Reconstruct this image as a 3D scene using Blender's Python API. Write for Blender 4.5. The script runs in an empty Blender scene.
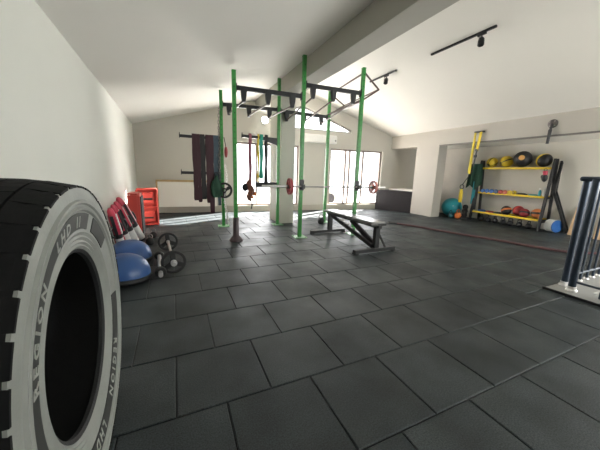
import bpy, bmesh, math, random
from mathutils import Vector, Matrix, Euler
R_ = math.radians
PI = math.pi
C = bpy.context.scene.collection
random.seed(7)

# ------------------------------------------------------------------ camera
cam_d = bpy.data.cameras.new('camera'); cam = bpy.data.objects.new('camera', cam_d); C.objects.link(cam)
cam_d.sensor_width = 36; cam_d.sensor_fit = 'HORIZONTAL'; cam_d.lens = 36 * 272.18 / 600
cam_d.clip_start = 0.02; cam_d.clip_end = 400
Rw = ((0.91050401, -0.05174687, 0.41024957), (-0.41243428, -0.18484328, 0.89203751), (0.02967173, -0.98140472, -0.18964273))
m = Matrix.Identity(4)
for r in range(3):
    m[r][0] = Rw[r][0]; m[r][1] = -Rw[r][1]; m[r][2] = -Rw[r][2]
m[2][3] = 1.228
cam.matrix_world = m
bpy.context.scene.camera = cam

# ------------------------------------------------------------------ light and exposure
sc = bpy.context.scene
sc.view_settings.view_transform = 'Standard'; sc.view_settings.look = 'None'
sc.view_settings.gamma = 1; sc.view_settings.use_curve_mapping = False
sc.view_settings.exposure = 0.40
w = bpy.data.worlds.new('sky'); sc.world = w; w.use_nodes = True
bg = w.node_tree.nodes['Background']; bg.inputs[0].default_value = (0.93, 0.97, 1.0, 1); bg.inputs[1].default_value = 3.2
sd = bpy.data.lights.new('sun', 'SUN'); sun = bpy.data.objects.new('sun', sd); C.objects.link(sun)
sd.energy = 100; sd.angle = R_(0.6); sd.color = (1.0, 0.96, 0.91)
sdir = Vector((-0.894 * math.cos(R_(27)), -0.447 * math.cos(R_(27)), -math.sin(R_(27))))
sun.rotation_euler = sdir.to_track_quat('-Z', 'Y').to_euler()

def area(name, loc, direction, sx, sy, power, col):
    d = bpy.data.lights.new(name, 'AREA'); d.shape = 'RECTANGLE'; d.size = sx; d.size_y = sy; d.energy = power; d.color = col
    o = bpy.data.objects.new(name, d); C.objects.link(o); o.location = loc
    o.rotation_euler = Vector(direction).to_track_quat('-Z', 'Y').to_euler()
    return o
# daylight entering by the glazing of the back wall and by the long window behind the photographer
area('daylight_left_window', (2.75, 8.45, 1.15), (-0.085, -1, 0.05), 2.0, 1.8, 80, (1.0, 0.98, 0.97))
area('daylight_right_window', (5.83, 8.2, 1.15), (-0.085, -1, 0.05), 2.0, 1.8, 30, (1.0, 0.98, 0.97))
area('daylight_gable_window', (4.2, 8.32, 2.8), (-0.085, -1, -0.1), 2.4, 0.4, 40, (1.0, 0.96, 0.9))
area('daylight_front_window', (5.4, -3.2, 1.6), (0, 1, 0.08), 2.8, 1.0, 130, (0.95, 1.0, 0.98))
area('side_fill_light', (8.58, -0.6, 1.5), (-1, 0, 0.08), 3.6, 0.9, 110, (0.95, 1.0, 0.98))  # added lamp at an unseen opening, lights the tyre side from the right

# ------------------------------------------------------------------ materials
MATS = {}
def mat(name, col, rough=0.5, metal=0.0, noise=0.0, nscale=20, bump=0.0, bscale=60, spec=0.5, emit=None, alpha=None):
    if name in MATS: return MATS[name]
    mt = bpy.data.materials.new(name); mt.use_nodes = True; nt = mt.node_tree
    b = nt.nodes['Principled BSDF']
    b.inputs['Base Color'].default_value = (*col, 1); b.inputs['Roughness'].default_value = rough
    b.inputs['Metallic'].default_value = metal; b.inputs['Specular IOR Level'].default_value = spec
    tc = nt.nodes.new('ShaderNodeTexCoord')
    if noise:
        n = nt.nodes.new('ShaderNodeTexNoise'); n.inputs['Scale'].default_value = nscale; n.inputs['Detail'].default_value = 5
        nt.links.new(tc.outputs['Object'], n.inputs['Vector'])
        mx = nt.nodes.new('ShaderNodeMix'); mx.data_type = 'RGBA'
        mx.inputs[6].default_value = (*[c * (1 - noise) for c in col], 1)
        mx.inputs[7].default_value = (*[min(1, c * (1 + noise)) for c in col], 1)
        nt.links.new(n.outputs['Fac'], mx.inputs[0]); nt.links.new(mx.outputs[2], b.inputs['Base Color'])
    if bump:
        n = nt.nodes.new('ShaderNodeTexNoise'); n.inputs['Scale'].default_value = bscale; n.inputs['Detail'].default_value = 4
        nt.links.new(tc.outputs['Object'], n.inputs['Vector'])
        bp = nt.nodes.new('ShaderNodeBump'); bp.inputs['Strength'].default_value = bump; bp.inputs['Distance'].default_value = 0.01
        nt.links.new(n.outputs['Fac'], bp.inputs['Height']); nt.links.new(bp.outputs[0], b.inputs['Normal'])
    if emit:
        b.inputs['Emission Color'].default_value = (*emit[0], 1); b.inputs['Emission Strength'].default_value = emit[1]
    MATS[name] = mt
    return mt

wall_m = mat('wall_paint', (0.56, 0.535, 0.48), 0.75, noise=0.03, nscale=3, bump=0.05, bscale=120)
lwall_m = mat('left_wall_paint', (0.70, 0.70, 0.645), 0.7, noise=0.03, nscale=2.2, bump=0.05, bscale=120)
ceil_m = mat('ceiling_paint', (0.80, 0.78, 0.73), 0.8, noise=0.02, nscale=2)
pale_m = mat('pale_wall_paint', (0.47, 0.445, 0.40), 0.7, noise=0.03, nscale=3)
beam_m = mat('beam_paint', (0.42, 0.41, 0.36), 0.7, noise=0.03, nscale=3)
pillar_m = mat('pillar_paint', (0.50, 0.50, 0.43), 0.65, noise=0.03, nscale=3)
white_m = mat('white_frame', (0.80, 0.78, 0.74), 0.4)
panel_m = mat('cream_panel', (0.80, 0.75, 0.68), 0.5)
wood_m = mat('oak_wood', (0.50, 0.34, 0.17), 0.5, noise=0.2, nscale=9)
ply_m = mat('plywood', (0.66, 0.45, 0.26), 0.6, noise=0.12, nscale=9)
green_m = mat('green_paint', (0.045, 0.27, 0.055), 0.35, noise=0.06, nscale=12)
black_m = mat('black_steel', (0.012, 0.012, 0.014), 0.45, noise=0.2, nscale=30)
rubber_m = mat('black_rubber', (0.014, 0.014, 0.015), 0.6, noise=0.3, nscale=40, bump=0.2, bscale=150)
dark_m = mat('dark_grey_panel', (0.016, 0.014, 0.018), 0.75, noise=0.08, nscale=10)
chrome_m = mat('chrome', (0.85, 0.83, 0.83), 0.28, 0.75)
steel_m = mat('brushed_steel', (0.30, 0.29, 0.28), 0.35, 1.0)
brown_m = mat('brown_tube', (0.09, 0.055, 0.045), 0.4, noise=0.1)
red_m = mat('red_plastic', (0.55, 0.06, 0.045), 0.4, noise=0.05)
platered_m = mat('red_plate', (0.42, 0.07, 0.08), 0.45, noise=0.05)
blue_m = mat('blue_dome_rubber', (0.028, 0.085, 0.25), 0.33, noise=0.06, nscale=6, bump=0.08, bscale=180)
yellow_m = mat('yellow_paint', (0.80, 0.58, 0.02), 0.4, noise=0.04)
byellow_m = mat('yellow_leather', (0.72, 0.52, 0.03), 0.5, noise=0.08)
bblack_m = mat('black_leather', (0.015, 0.015, 0.016), 0.5, noise=0.2, bump=0.15)
teal_m = mat('teal_vinyl', (0.03, 0.33, 0.40), 0.35, noise=0.04)
maroon_m = mat('maroon_latex', (0.045, 0.010, 0.018), 0.6, noise=0.1)
grey_m = mat('charcoal_latex', (0.016, 0.017, 0.018), 0.6, noise=0.1)
slate_m = mat('slate_latex', (0.05, 0.085, 0.11), 0.6, noise=0.1)
pink_m = mat('rose_latex', (0.26, 0.08, 0.11), 0.6, noise=0.1)
yel_m = mat('yellow_latex', (0.70, 0.55, 0.05), 0.6, noise=0.1)
tealb_m = mat('green_latex', (0.03, 0.40, 0.28), 0.6, noise=0.1)
dgreen_m = mat('dark_green_cloth', (0.012, 0.055, 0.032), 0.8, noise=0.3, bump=0.4)
orange_m = mat('orange_rubber', (0.62, 0.17, 0.04), 0.5, noise=0.1)
tan_m = mat('tan_cloth', (0.22, 0.09, 0.06), 0.8, noise=0.3, bump=0.3)
dred_m = mat('dark_red_rubber', (0.28, 0.03, 0.035), 0.5, noise=0.1)
blues_m = mat('blue_vinyl', (0.03, 0.13, 0.42), 0.4, noise=0.05)
wvinyl_m = mat('white_vinyl', (0.72, 0.71, 0.69), 0.4, noise=0.03)
rvinyl_m = mat('red_vinyl', (0.50, 0.03, 0.07), 0.4, noise=0.05)
kvinyl_m = mat('black_vinyl', (0.02, 0.02, 0.022), 0.4)
pad_m = mat('grey_bench_vinyl', (0.20, 0.20, 0.20), 0.25, noise=0.05)  # grey lightened so the colour carries the window reflection on the pads
rail_m = mat('dark_painted_rail', (0.035, 0.05, 0.075), 0.3, 0.4)
stone_m = mat('pale_stone', (0.30, 0.295, 0.28), 0.5, noise=0.1, nscale=25)
tread_m = mat('tyre_tread', (0.004, 0.004, 0.0045), 0.8, noise=0.3, nscale=14, bump=0.1, spec=0.22)
side_m = mat('tyre_sidewall', (0.27, 0.28, 0.26), 0.6, noise=0.22, nscale=9, bump=0.15, bscale=90)
letter_m = mat('tyre_lettering', (0.36, 0.37, 0.34), 0.55, noise=0.15)
sdark_m = mat('tyre_dark_band', (0.035, 0.037, 0.035), 0.6, noise=0.2, nscale=15)
rope_m = mat('braided_rope', (0.12, 0.055, 0.058), 0.8, noise=0.5, nscale=60, bump=0.4)
lamp_m = mat('lamp_glass', (1, 1, 1), 0.4, emit=((1, 0.96, 0.88), 9))

# floor: recycled rubber granulate
fm = bpy.data.materials.new('rubber_tile'); fm.use_nodes = True; nt = fm.node_tree; b = nt.nodes['Principled BSDF']
tc = nt.nodes.new('ShaderNodeTexCoord')
n1 = nt.nodes.new('ShaderNodeTexNoise'); n1.inputs['Scale'].default_value = 140; n1.inputs['Detail'].default_value = 3
n2 = nt.nodes.new('ShaderNodeTexNoise'); n2.inputs['Scale'].default_value = 2.3; n2.inputs['Detail'].default_value = 6
at = nt.nodes.new('ShaderNodeAttribute'); at.attribute_name = 'tint'
for n in (n1, n2): nt.links.new(tc.outputs['Object'], n.inputs['Vector'])
r1 = nt.nodes.new('ShaderNodeMapRange'); r1.inputs[1].default_value = 0.3; r1.inputs[2].default_value = 0.75; r1.inputs[3].default_value = 0.012; r1.inputs[4].default_value = 0.047
nt.links.new(n1.outputs['Fac'], r1.inputs[0])
m1 = nt.nodes.new('ShaderNodeMath'); m1.operation = 'MULTIPLY'; nt.links.new(r1.outputs[0], m1.inputs[0]); nt.links.new(at.outputs['Fac'], m1.inputs[1])
r2 = nt.nodes.new('ShaderNodeMapRange'); r2.inputs[1].default_value = 0.3; r2.inputs[2].default_value = 0.7; r2.inputs[3].default_value = 0.65; r2.inputs[4].default_value = 1.45
nt.links.new(n2.outputs['Fac'], r2.inputs[0])
m2 = nt.nodes.new('ShaderNodeMath'); m2.operation = 'MULTIPLY'; nt.links.new(m1.outputs[0], m2.inputs[0]); nt.links.new(r2.outputs[0], m2.inputs[1])
cc = nt.nodes.new('ShaderNodeCombineColor'); 
mg = nt.nodes.new('ShaderNodeMath'); mg.operation = 'MULTIPLY'; mg.inputs[1].default_value = 1.25; nt.links.new(m2.outputs[0], mg.inputs[0])
mh = nt.nodes.new('ShaderNodeMath'); mh.operation = 'MULTIPLY'; mh.inputs[1].default_value = 1.33; nt.links.new(m2.outputs[0], mh.inputs[0])
nt.links.new(m2.outputs[0], cc.inputs[0]); nt.links.new(mg.outputs[0], cc.inputs[1]); nt.links.new(mh.outputs[0], cc.inputs[2])
nt.links.new(cc.outputs[0], b.inputs['Base Color'])
r3 = nt.nodes.new('ShaderNodeMapRange'); r3.inputs[1].default_value = 0.3; r3.inputs[2].default_value = 0.7; r3.inputs[3].default_value = 0.60; r3.inputs[4].default_value = 0.42
nt.links.new(n2.outputs['Fac'], r3.inputs[0]); nt.links.new(r3.outputs[0], b.inputs['Roughness'])
bp = nt.nodes.new('ShaderNodeBump'); bp.inputs['Strength'].default_value = 0.35; bp.inputs['Distance'].default_value = 0.004
nt.links.new(n1.outputs['Fac'], bp.inputs['Height']); nt.links.new(bp.outputs[0], b.inputs['Normal'])
b.inputs['Specular IOR Level'].default_value = 0.34
floor_m = fm

# window glass: clear, with a mirror share that grows at grazing angles
gm = bpy.data.materials.new('window_glass'); gm.use_nodes = True; nt = gm.node_tree; nt.nodes.clear()
o_ = nt.nodes.new('ShaderNodeOutputMaterial'); tr = nt.nodes.new('ShaderNodeBsdfTransparent'); gl = nt.nodes.new('ShaderNodeBsdfGlossy')
gl.inputs['Roughness'].default_value = 0.02; lw = nt.nodes.new('ShaderNodeLayerWeight'); lw.inputs[0].default_value = .5; pw = nt.nodes.new('ShaderNodeMath'); pw.operation = 'POWER'; pw.inputs[1].default_value = 5; nt.links.new(lw.outputs['Facing'], pw.inputs[0])
fr = nt.nodes.new('ShaderNodeMath'); fr.operation = 'MULTIPLY_ADD'; fr.inputs[1].default_value = .7; fr.inputs[2].default_value = .03; nt.links.new(pw.outputs[0], fr.inputs[0])
mx = nt.nodes.new('ShaderNodeMixShader'); nt.links.new(fr.outputs[0], mx.inputs[0]); nt.links.new(tr.outputs[0], mx.inputs[1]); nt.links.new(gl.outputs[0], mx.inputs[2]); nt.links.new(mx.outputs[0], o_.inputs[0])
glass_m = gm

# ------------------------------------------------------------------ mesh helpers
class MB:
    def __init__(s): s.b = bmesh.new()
    def box(s, c, d, rot=None, M=None, taper=None):
        vs = []
        for x, y, z in ((-1,-1,-1),(1,-1,-1),(1,1,-1),(-1,1,-1),(-1,-1,1),(1,-1,1),(1,1,1),(-1,1,1)):
            t = (taper if taper and z > 0 else (1, 1))
            p = Vector((x*d[0]/2*t[0], y*d[1]/2*t[1], z*d[2]/2))
            if rot is not None: p = Euler(rot).to_matrix() @ p
            p = p + Vector(c)
            if M: p = M @ p
            vs.append(s.b.verts.new(p))
        for f in ((0,3,2,1),(4,5,6,7),(0,1,5,4),(1,2,6,5),(2,3,7,6),(3,0,4,7)): s.b.faces.new([vs[i] for i in f])
        return s
    def beam(s, p0, p1, w, h, up=(0,0,1)):
        p0, p1 = Vector(p0), Vector(p1); d = (p1-p0).normalized(); u = Vector(up)
        if abs(d.dot(u)) > .98: u = Vector((1,0,0))
        x = d.cross(u).normalized(); y = x.cross(d).normalized()
        a = []
        for p in (p0, p1): a.append([s.b.verts.new(p + x*i*w/2 + y*j*h/2) for i, j in ((-1,-1),(1,-1),(1,1),(-1,1))])
        A, B = a; s.b.faces.new(A[::-1]); s.b.faces.new(B)
        for i in range(4): s.b.faces.new((A[i], A[(i+1)%4], B[(i+1)%4], B[i]))
        return s
    def cyl(s, p0, p1, r, r2=None, n=16):
        return s.sweep([p0, p1], [r, r if r2 is None else r2], n)
    def sweep(s, pts, r, n=8, closed=False, twist=0, flat=None):
        pts = [Vector(p) for p in pts]; N = len(pts)
        if not hasattr(r, '__len__'): r = [r]*N
        rings = []; prev = None
        for i, p in enumerate(pts):
            if closed: d = pts[(i+1)%N] - pts[i-1]
            else: d = pts[min(i+1,N-1)] - pts[max(i-1,0)]
            d.normalize()
            if prev is None:
                u = Vector((0,0,1)) if abs(d.z) < .9 else Vector((1,0,0))
                x = d.cross(u).normalized()
            else:
                x = (prev - d*prev.dot(d)).normalized()
            prev = x; y = d.cross(x)
            fx, fy = flat if flat else (1, 1)
            rings.append([s.b.verts.new(p + (x*math.cos(a)*fx + y*math.sin(a)*fy)*r[i]) for a in (2*PI*k/n for k in range(n))])
        for i in range(N if closed else N-1):
            A, B = rings[i], rings[(i+1)%N]
            for k in range(n): s.b.faces.new((A[k], A[(k+1)%n], B[(k+1)%n], B[k]))
        if not closed: s.b.faces.new(rings[0][::-1]); s.b.faces.new(rings[-1])
        return s
    def lathe(s, prof, c=(0,0,0), axis=(0,0,1), n=32, closed=False, scale=(1,1)):
        # prof: (radius, height along axis)
        ax = Vector(axis).normalized(); q = Vector((0,0,1)).rotation_difference(ax).to_matrix()
        rings = []
        for r, h in prof:
            if r < 1e-6: rings.append([s.b.verts.new(Vector(c) + q @ Vector((0,0,h)))])
            else: rings.append([s.b.verts.new(Vector(c) + q @ Vector((r*math.cos(2*PI*k/n)*scale[0], r*math.sin(2*PI*k/n)*scale[1], h))) for k in range(n)])
        prs = list(zip(rings[:-1], rings[1:]))
        if closed: prs.append((rings[-1], rings[0]))
        for A, B in prs:
            for k in range(n):
                if len(A) == 1 and len(B) == 1: continue
                if len(A) == 1: s.b.faces.new((A[0], B[k], B[(k+1)%n]))
                elif len(B) == 1: s.b.faces.new((A[k], A[(k+1)%n], B[0]))
                else: s.b.faces.new((A[k], A[(k+1)%n], B[(k+1)%n], B[k]))
        return s
    def sphere(s, c, r, n=24, m=14, sq=(1,1,1)):
        rings = []
        for j in range(m+1):
            t = PI*j/m; z = math.cos(t)*r; q = math.sin(t)*r
            if j in (0, m): rings.append([s.b.verts.new(Vector(c)+Vector((0,0,z*sq[2])))])
            else: rings.append([s.b.verts.new(Vector(c)+Vector((q*math.cos(2*PI*k/n)*sq[0], q*math.sin(2*PI*k/n)*sq[1], z*sq[2]))) for k in range(n)])
        for A, B in zip(rings[:-1], rings[1:]):
            for k in range(n):
                if len(A) == 1: s.b.faces.new((A[0], B[k], B[(k+1)%n]))
                elif len(B) == 1: s.b.faces.new((A[k], B[0], A[(k+1)%n]))
                else: s.b.faces.new((A[k], B[k], B[(k+1)%n], A[(k+1)%n]))
        return s
    def prism(s, poly, y0, y1, plane='xz'):
        def P(a, b_, y): return Vector((a, y, b_)) if plane == 'xz' else (Vector((y, a, b_)) if plane == 'yz' else Vector((a, b_, y)))
        A = [s.b.verts.new(P(a, b_, y0)) for a, b_ in poly]; B = [s.b.verts.new(P(a, b_, y1)) for a, b_ in poly]
        s.b.faces.new(A); s.b.faces.new(B[::-1]); n = len(poly)
        for i in range(n): s.b.faces.new((A[i], B[i], B[(i+1)%n], A[(i+1)%n]))
        return s
    def torus(s, c, axis, Rr, r, n=32, m=8, sq=1):
        ax = Vector(axis).normalized(); q = Vector((0,0,1)).rotation_difference(ax).to_matrix()
        pts = [Vector(c) + q @ Vector((Rr*math.cos(2*PI*k/n), Rr*math.sin(2*PI*k/n)*sq, 0)) for k in range(n)]
        return s.sweep(pts, r, m, closed=True)
    def build(s, name, m, parent=None, smooth=None, bevel=0, seg=2, world=False, loc=None, sub=0):
        bmesh.ops.recalc_face_normals(s.b, faces=s.b.faces)
        me = bpy.data.meshes.new(name); 
        if world and parent is not None:
            r = parent
            M = r.matrix_basis.copy()
            while r.parent: r = r.parent; M = r.matrix_basis @ M
            s.b.transform(M.inverted())
        if loc is not None: s.b.transform(Matrix.Translation(-Vector(loc)))
        s.b.to_mesh(me); s.b.free(); me.materials.append(m)
        o = bpy.data.objects.new(name, me); C.objects.link(o)
        if parent is not None: o.parent = parent
        if loc is not None: o.location = loc
        if smooth is not None:
            for p in me.polygons: p.use_smooth = True
            try: me.set_sharp_from_angle(angle=R_(smooth))
            except Exception: pass
        if bevel:
            md = o.modifiers.new('bevel', 'BEVEL'); md.width = bevel; md.segments = seg; md.limit_method = 'ANGLE'; md.angle_limit = R_(40)
        if sub:
            md = o.modifiers.new('sub', 'SUBSURF'); md.levels = sub; md.render_levels = sub
        return o

def tag(o, label, cat, group=None, kind=None):
    if label: o['label'] = label
    if cat: o['category'] = cat
    if group: o['group'] = group
    if kind: o['kind'] = kind
    return o
def root(name, loc, label, cat, group=None, rz=0):
    o = bpy.data.objects.new(name, None); C.objects.link(o); o.location = loc; o.rotation_euler = (0, 0, rz); o.empty_display_size = .1
    bpy.context.view_layer.update() if False else None
    return tag(o, label, cat, group)
def struct(o, label):
    o['kind'] = 'structure'; o['label'] = label; o['category'] = 'structure'
    return o
def dup(src, loc, label, rot=None, group=None):
    c = src.copy(); C.objects.link(c); c.location = loc
    if rot is not None: c.rotation_euler = rot
    c['label'] = label
    if group: c['group'] = group
    for ch in src.children:
        d = ch.copy(); C.objects.link(d); d.parent = c
        for g in ch.children:
            e = g.copy(); C.objects.link(e); e.parent = d
    return c
def catmull(pts, n=8):
    pts = [Vector(p) for p in pts]; P = [pts[0]] + pts + [pts[-1]]; out = []
    for i in range(1, len(P)-2):
        a, b_, c, d = P[i-1:i+3]
        for k in range(n):
            t = k/n
            out.append(.5*((2*b_) + (c-a)*t + (2*a-5*b_+4*c-d)*t*t + (3*b_-a-3*c+d)*t**3))
    out.append(pts[-1]); return out

# ------------------------------------------------------------------ the room
def zc(x):  # underside of the gabled ceiling
    return 3.67 - .286*(3.75-x) if x < 3.75 else 3.67 - .33*(x-3.75)
def xl(y): return -.785 - .0172*y     # inner face of the left wall

# floor of laid rubber tiles, staggered rows
Y0, X0, X1 = 1.298, .446, .195
fb = bmesh.new(); tl = fb.verts.layers.float.new('tint')
def tile(xa, xb, ya, yb):
    t = random.uniform(.8, 1.25); g = .0035; bv = .004
    xa += g; xb -= g; ya += g; yb -= g
    if xb-xa < .02 or yb-ya < .02: return
    hz = random.uniform(-.0008, .0004)
    lo = [fb.verts.new((x, y, -.02)) for x, y in ((xa,ya),(xb,ya),(xb,yb),(xa,yb))]
    mi = [fb.verts.new((x, y, -bv+hz)) for x, y in ((xa,ya),(xb,ya),(xb,yb),(xa,yb))]
    hi = [fb.verts.new((x, y, hz)) for x, y in ((xa+bv,ya+bv),(xb-bv,ya+bv),(xb-bv,yb-bv),(xa+bv,yb-bv))]
    for v in lo+mi+hi: v[tl] = t
    fb.faces.new(hi)
    for A, B in ((lo, mi), (mi, hi)):
        for i in range(4): fb.faces.new((A[i], A[(i+1)%4], B[(i+1)%4], B[i]))
SX, SY = 3.80, 1.50       # corner of the stair opening
for l in range(-9, 15):
    ya, yb = Y0 + .5*l, Y0 + .5*(l+1)
    off = X0 if l % 2 == 0 else X1
    for k in range(-4, 18):
        xa, xb = off + .5*k, off + .5*(k+1)
        xa, xb = max(xa, -.98), min(xb, 8.42); y1 = min(yb, 8.5); y0 = max(ya, -3.05)
        if xb <= xa or y1 <= y0: continue
        if y0 < SY and xb > SX and xa < 7.2:      # cut round the stair opening
            if xa < SX: tile(xa, SX, y0, min(y1, SY))
            if y1 > SY: tile(xa if xa >= SX else SX, xb, SY, y1)
            if xa < SX and y1 > SY: tile(xa, SX, SY, y1)
            continue
        tile(xa, xb, y0, y1)
# screed below the joints
def fbox(x0, x1, y0, y1, z0, z1):
    v = [fb.verts.new(p) for p in ((x0,y0,z0),(x1,y0,z0),(x1,y1,z0),(x0,y1,z0),(x0,y0,z1),(x1,y0,z1),(x1,y1,z1),(x0,y1,z1))]
    for q in v: q[tl] = .25
    for f in ((0,3,2,1),(4,5,6,7),(0,1,5,4),(1,2,6,5),(2,3,7,6),(3,0,4,7)): fb.faces.new([v[i] for i in f])
fbox(-1.1, SX+.05, -3.1, 8.7, -.2, -.012); fbox(SX+.05, 8.6, SY-.05, 8.3, -.2, -.012); fbox(7.15, 8.6, -3.1, SY-.05, -.2, -.012)
bmesh.ops.recalc_face_normals(fb, faces=fb.faces)
me = bpy.data.meshes.new('floor'); fb.to_mesh(me); fb.free(); me.materials.append(floor_m)
fl = bpy.data.objects.new('floor', me); C.objects.link(fl); struct(fl, 'dark grey rubber tile floor laid in staggered rows')

# ceiling: two slopes
mb = MB(); t = .16
mb.prism([(-1.12, zc(-1.12)), (3.75, 3.67), (8.6, zc(8.6)), (8.6, zc(8.6)+t), (3.75, 3.67+t), (-1.12, zc(-1.12)+t)], -3.25, 8.75)
struct(mb.build('ceiling', ceil_m), 'off-white gabled ceiling with two slopes')
mb = MB()
mb.prism([(xl(-3.2), -3.2), (xl(8.6), 8.6), (xl(8.6)-.2, 8.6), (xl(-3.2)-.2, -3.2)], -.1, 2.36, 'xy')
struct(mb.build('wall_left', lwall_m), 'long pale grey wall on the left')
mb = MB()
for ya_, yb_, za_, zb_ in ((-3.2, -2.4, -.1, 2.13), (1.2, 8.2, -.1, 2.13), (-2.4, 1.2, -.1, 1.05), (-2.4, 1.2, 1.98, 2.13)): mb.box((8.5, (ya_+yb_)/2, (za_+zb_)/2), (.2, yb_-ya_, zb_-za_))  # unseen opening left for the added side lamp
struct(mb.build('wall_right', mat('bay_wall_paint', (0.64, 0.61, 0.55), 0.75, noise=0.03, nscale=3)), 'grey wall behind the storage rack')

# back wall, slightly skewed; local x runs along it
BL, BR = (0, 8.46, 0), -math.atan(.085)
def placeb(o): o.location = BL; o.rotation_euler = (0, 0, BR); return o
def strip(mb, xa, xb, za, zb, y0=0, y1=.22):   # zb None = up to the roof line
    if zb is None: mb.prism([(xa, za), (xb, za), (xb, zc(xb)+.03), (xa, zc(xa)+.03)], y0, y1)
    else: mb.prism([(xa, za), (xb, za), (xb, zb), (xa, zb)], y0, y1)
mb = MB()
strip(mb, -1.0, 1.67, -.1, None)
# window one 1.67-3.66, gable light 2.75-5.5
strip(mb, 1.67, 2.75, -.1, .17); strip(mb, 1.67, 2.75, 2.06, None)
strip(mb, 2.75, 3.66, -.1, .17); strip(mb, 2.75, 3.66, 2.06, 2.56)
strip(mb, 3.66, 4.76, -.1, 2.56)
strip(mb, 4.76, 5.5, -.1, .17); strip(mb, 4.76, 5.5, 2.04, 2.56)
strip(mb, 5.5, 6.80, -.1, .17); strip(mb, 5.5, 6.80, 2.04, None)
strip(mb, 6.80, 8.6, -.1, None)
def gtop(x): return 3.27 - .286*(3.75-x) if x < 3.75 else 3.27 - .352*(x-3.75)
for xa, xb in ((2.75, 3.75), (3.75, 5.5)):
    mb.prism([(xa, gtop(xa)), (xb, gtop(xb)), (xb, zc(xb)+.03), (xa, zc(xa)+.03)], 0, .22)
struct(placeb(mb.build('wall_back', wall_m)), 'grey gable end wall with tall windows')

# windows: frames and panes
def window(n, x0, x1, z0, z1, mull, label, tr=None):
    r = bpy.data.objects.new('window_%d' % n, None); C.objects.link(r); placeb(r); struct(r, label)
    f = MB(); w_ = .055
    strip(f, x0, x1, z0, z0+w_, .06, .14); strip(f, x0, x1, z1-w_, z1, .06, .14)
    for x in [x0] + mull + [x1-w_]: strip(f, x, x+w_, z0+w_, z1-w_, .06, .14)
    if tr:
        strip(f, x0, x1, tr, tr+.04, .07, .13)
    f.build('window_frame', mat('brown_frame', (.20, .155, .135), .45), r, bevel=.006)
    ed = [x0] + mull + [x1-w_]
    for a, b_ in zip(ed[:-1], ed[1:]):
        g = MB(); strip(g, a+w_-.005, b_+.005, z0+w_-.005, z1-w_+.005, .097, .103); g.build('pane', glass_m, r)
window(1, 1.67, 3.66, .17, 2.06, [2.27, 2.92], 'tall glazed window behind the pillar')
window(2, 4.76, 6.80, .17, 2.04, [5.34, 5.50, 6.03], 'tall glazed doors behind the bench')
r = bpy.data.objects.new('window_3', None); C.objects.link(r); placeb(r); struct(r, 'slanted gable window under the ridge')
f = MB(); f.prism([(2.75, 2.56), (5.5, 2.56), (5.5, 2.60), (2.75, 2.60)], .05, .15)
f.prism([(2.75, gtop(2.75)), (2.75, gtop(2.75)-.06), (3.75, 3.21), (3.75, 3.27)], .05, .15)
f.prism([(3.75, 3.27), (3.75, 3.21), (5.5, gtop(5.5)-.05), (5.5, gtop(5.5))], .05, .15)
f.prism([(2.75, 2.6), (2.8, 2.6), (2.8, 2.95), (2.75, 2.93)], .05, .15); f.prism([(4.68, 2.6), (4.72, 2.6), (4.72, 2.92), (4.68, 2.93)], .05, .15)
f.build('window_frame', steel_m, r)
g = MB(); g.prism([(2.78, 2.58), (5.35, 2.58), (5.35, 2.66), (3.75, 3.23), (2.78, 2.95)], .097, .103); g.build('pane', glass_m, r)

mb = MB(); strip(mb, -.93, 7.1, 0, .18, -.04, .0)
struct(placeb(mb.build('baseboard_back', mat('plinth_paint', (.42, .39, .33), .6))), 'low plinth along the foot of the back wall')
mb = MB().prism([(xl(-3)+.015, -3), (xl(8.4)+.015, 8.4), (xl(8.4), 8.4), (xl(-3), -3)], 0, .08, 'xy')
struct(mb.build('baseboard_left', lwall_m), 'thin skirting along the left wall')

# front wall behind the photographer with a long window
mb = MB()
def fs(xa, xb, za, zb):
    if zb is None:
        if xa < 3.75 < xb: fs(xa, 3.75, za, None); fs(3.75, xb, za, None); return
        mb.prism([(xa, za), (xb, za), (xb, zc(xb)+.03), (xa, zc(xa)+.03)], -3.2, -3.0)
    else: mb.prism([(xa, za), (xb, za), (xb, zb), (xa, zb)], -3.2, -3.0)
fs(-.9, 4.0, -.1, None); fs(4.0, 6.8, -.1, 1.1); fs(4.0, 6.8, 2.1, None); fs(6.8, 8.6, -.1, None)
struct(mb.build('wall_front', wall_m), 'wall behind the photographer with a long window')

# ridge beam, header, pillars, parapet
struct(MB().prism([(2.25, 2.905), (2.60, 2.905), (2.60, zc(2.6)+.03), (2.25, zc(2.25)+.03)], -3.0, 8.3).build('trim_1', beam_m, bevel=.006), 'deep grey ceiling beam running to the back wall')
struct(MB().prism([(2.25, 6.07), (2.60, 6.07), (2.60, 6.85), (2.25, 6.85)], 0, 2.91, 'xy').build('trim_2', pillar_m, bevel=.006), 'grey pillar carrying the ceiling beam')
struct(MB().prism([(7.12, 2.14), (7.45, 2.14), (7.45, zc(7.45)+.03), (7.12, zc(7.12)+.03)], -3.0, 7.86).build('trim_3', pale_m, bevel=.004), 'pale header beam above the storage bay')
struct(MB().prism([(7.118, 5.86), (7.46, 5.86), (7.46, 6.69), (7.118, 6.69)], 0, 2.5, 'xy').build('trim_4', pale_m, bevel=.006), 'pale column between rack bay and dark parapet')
mb = MB().prism([(7.10, 6.695), (7.26, 6.695), (7.26, 7.86), (6.60, 7.86)], 0, .70, 'xy')
struct(mb.build('trim_5', dark_m, bevel=.006), 'dark parapet wall left of the pale column')
struct(MB().box((7.5, 7.27, .73), (.62, 1.16, .05)).build('trim_6', white_m), 'white ledge behind the dark parapet')
mb = MB().box((7.13, 1.43, 2.125), (.05, 8.86, .03)); 
struct(mb.build('trim_7', mat('grey_rail', (.16, .15, .14), .5)), 'thin grey rail along the foot of the header')

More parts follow.
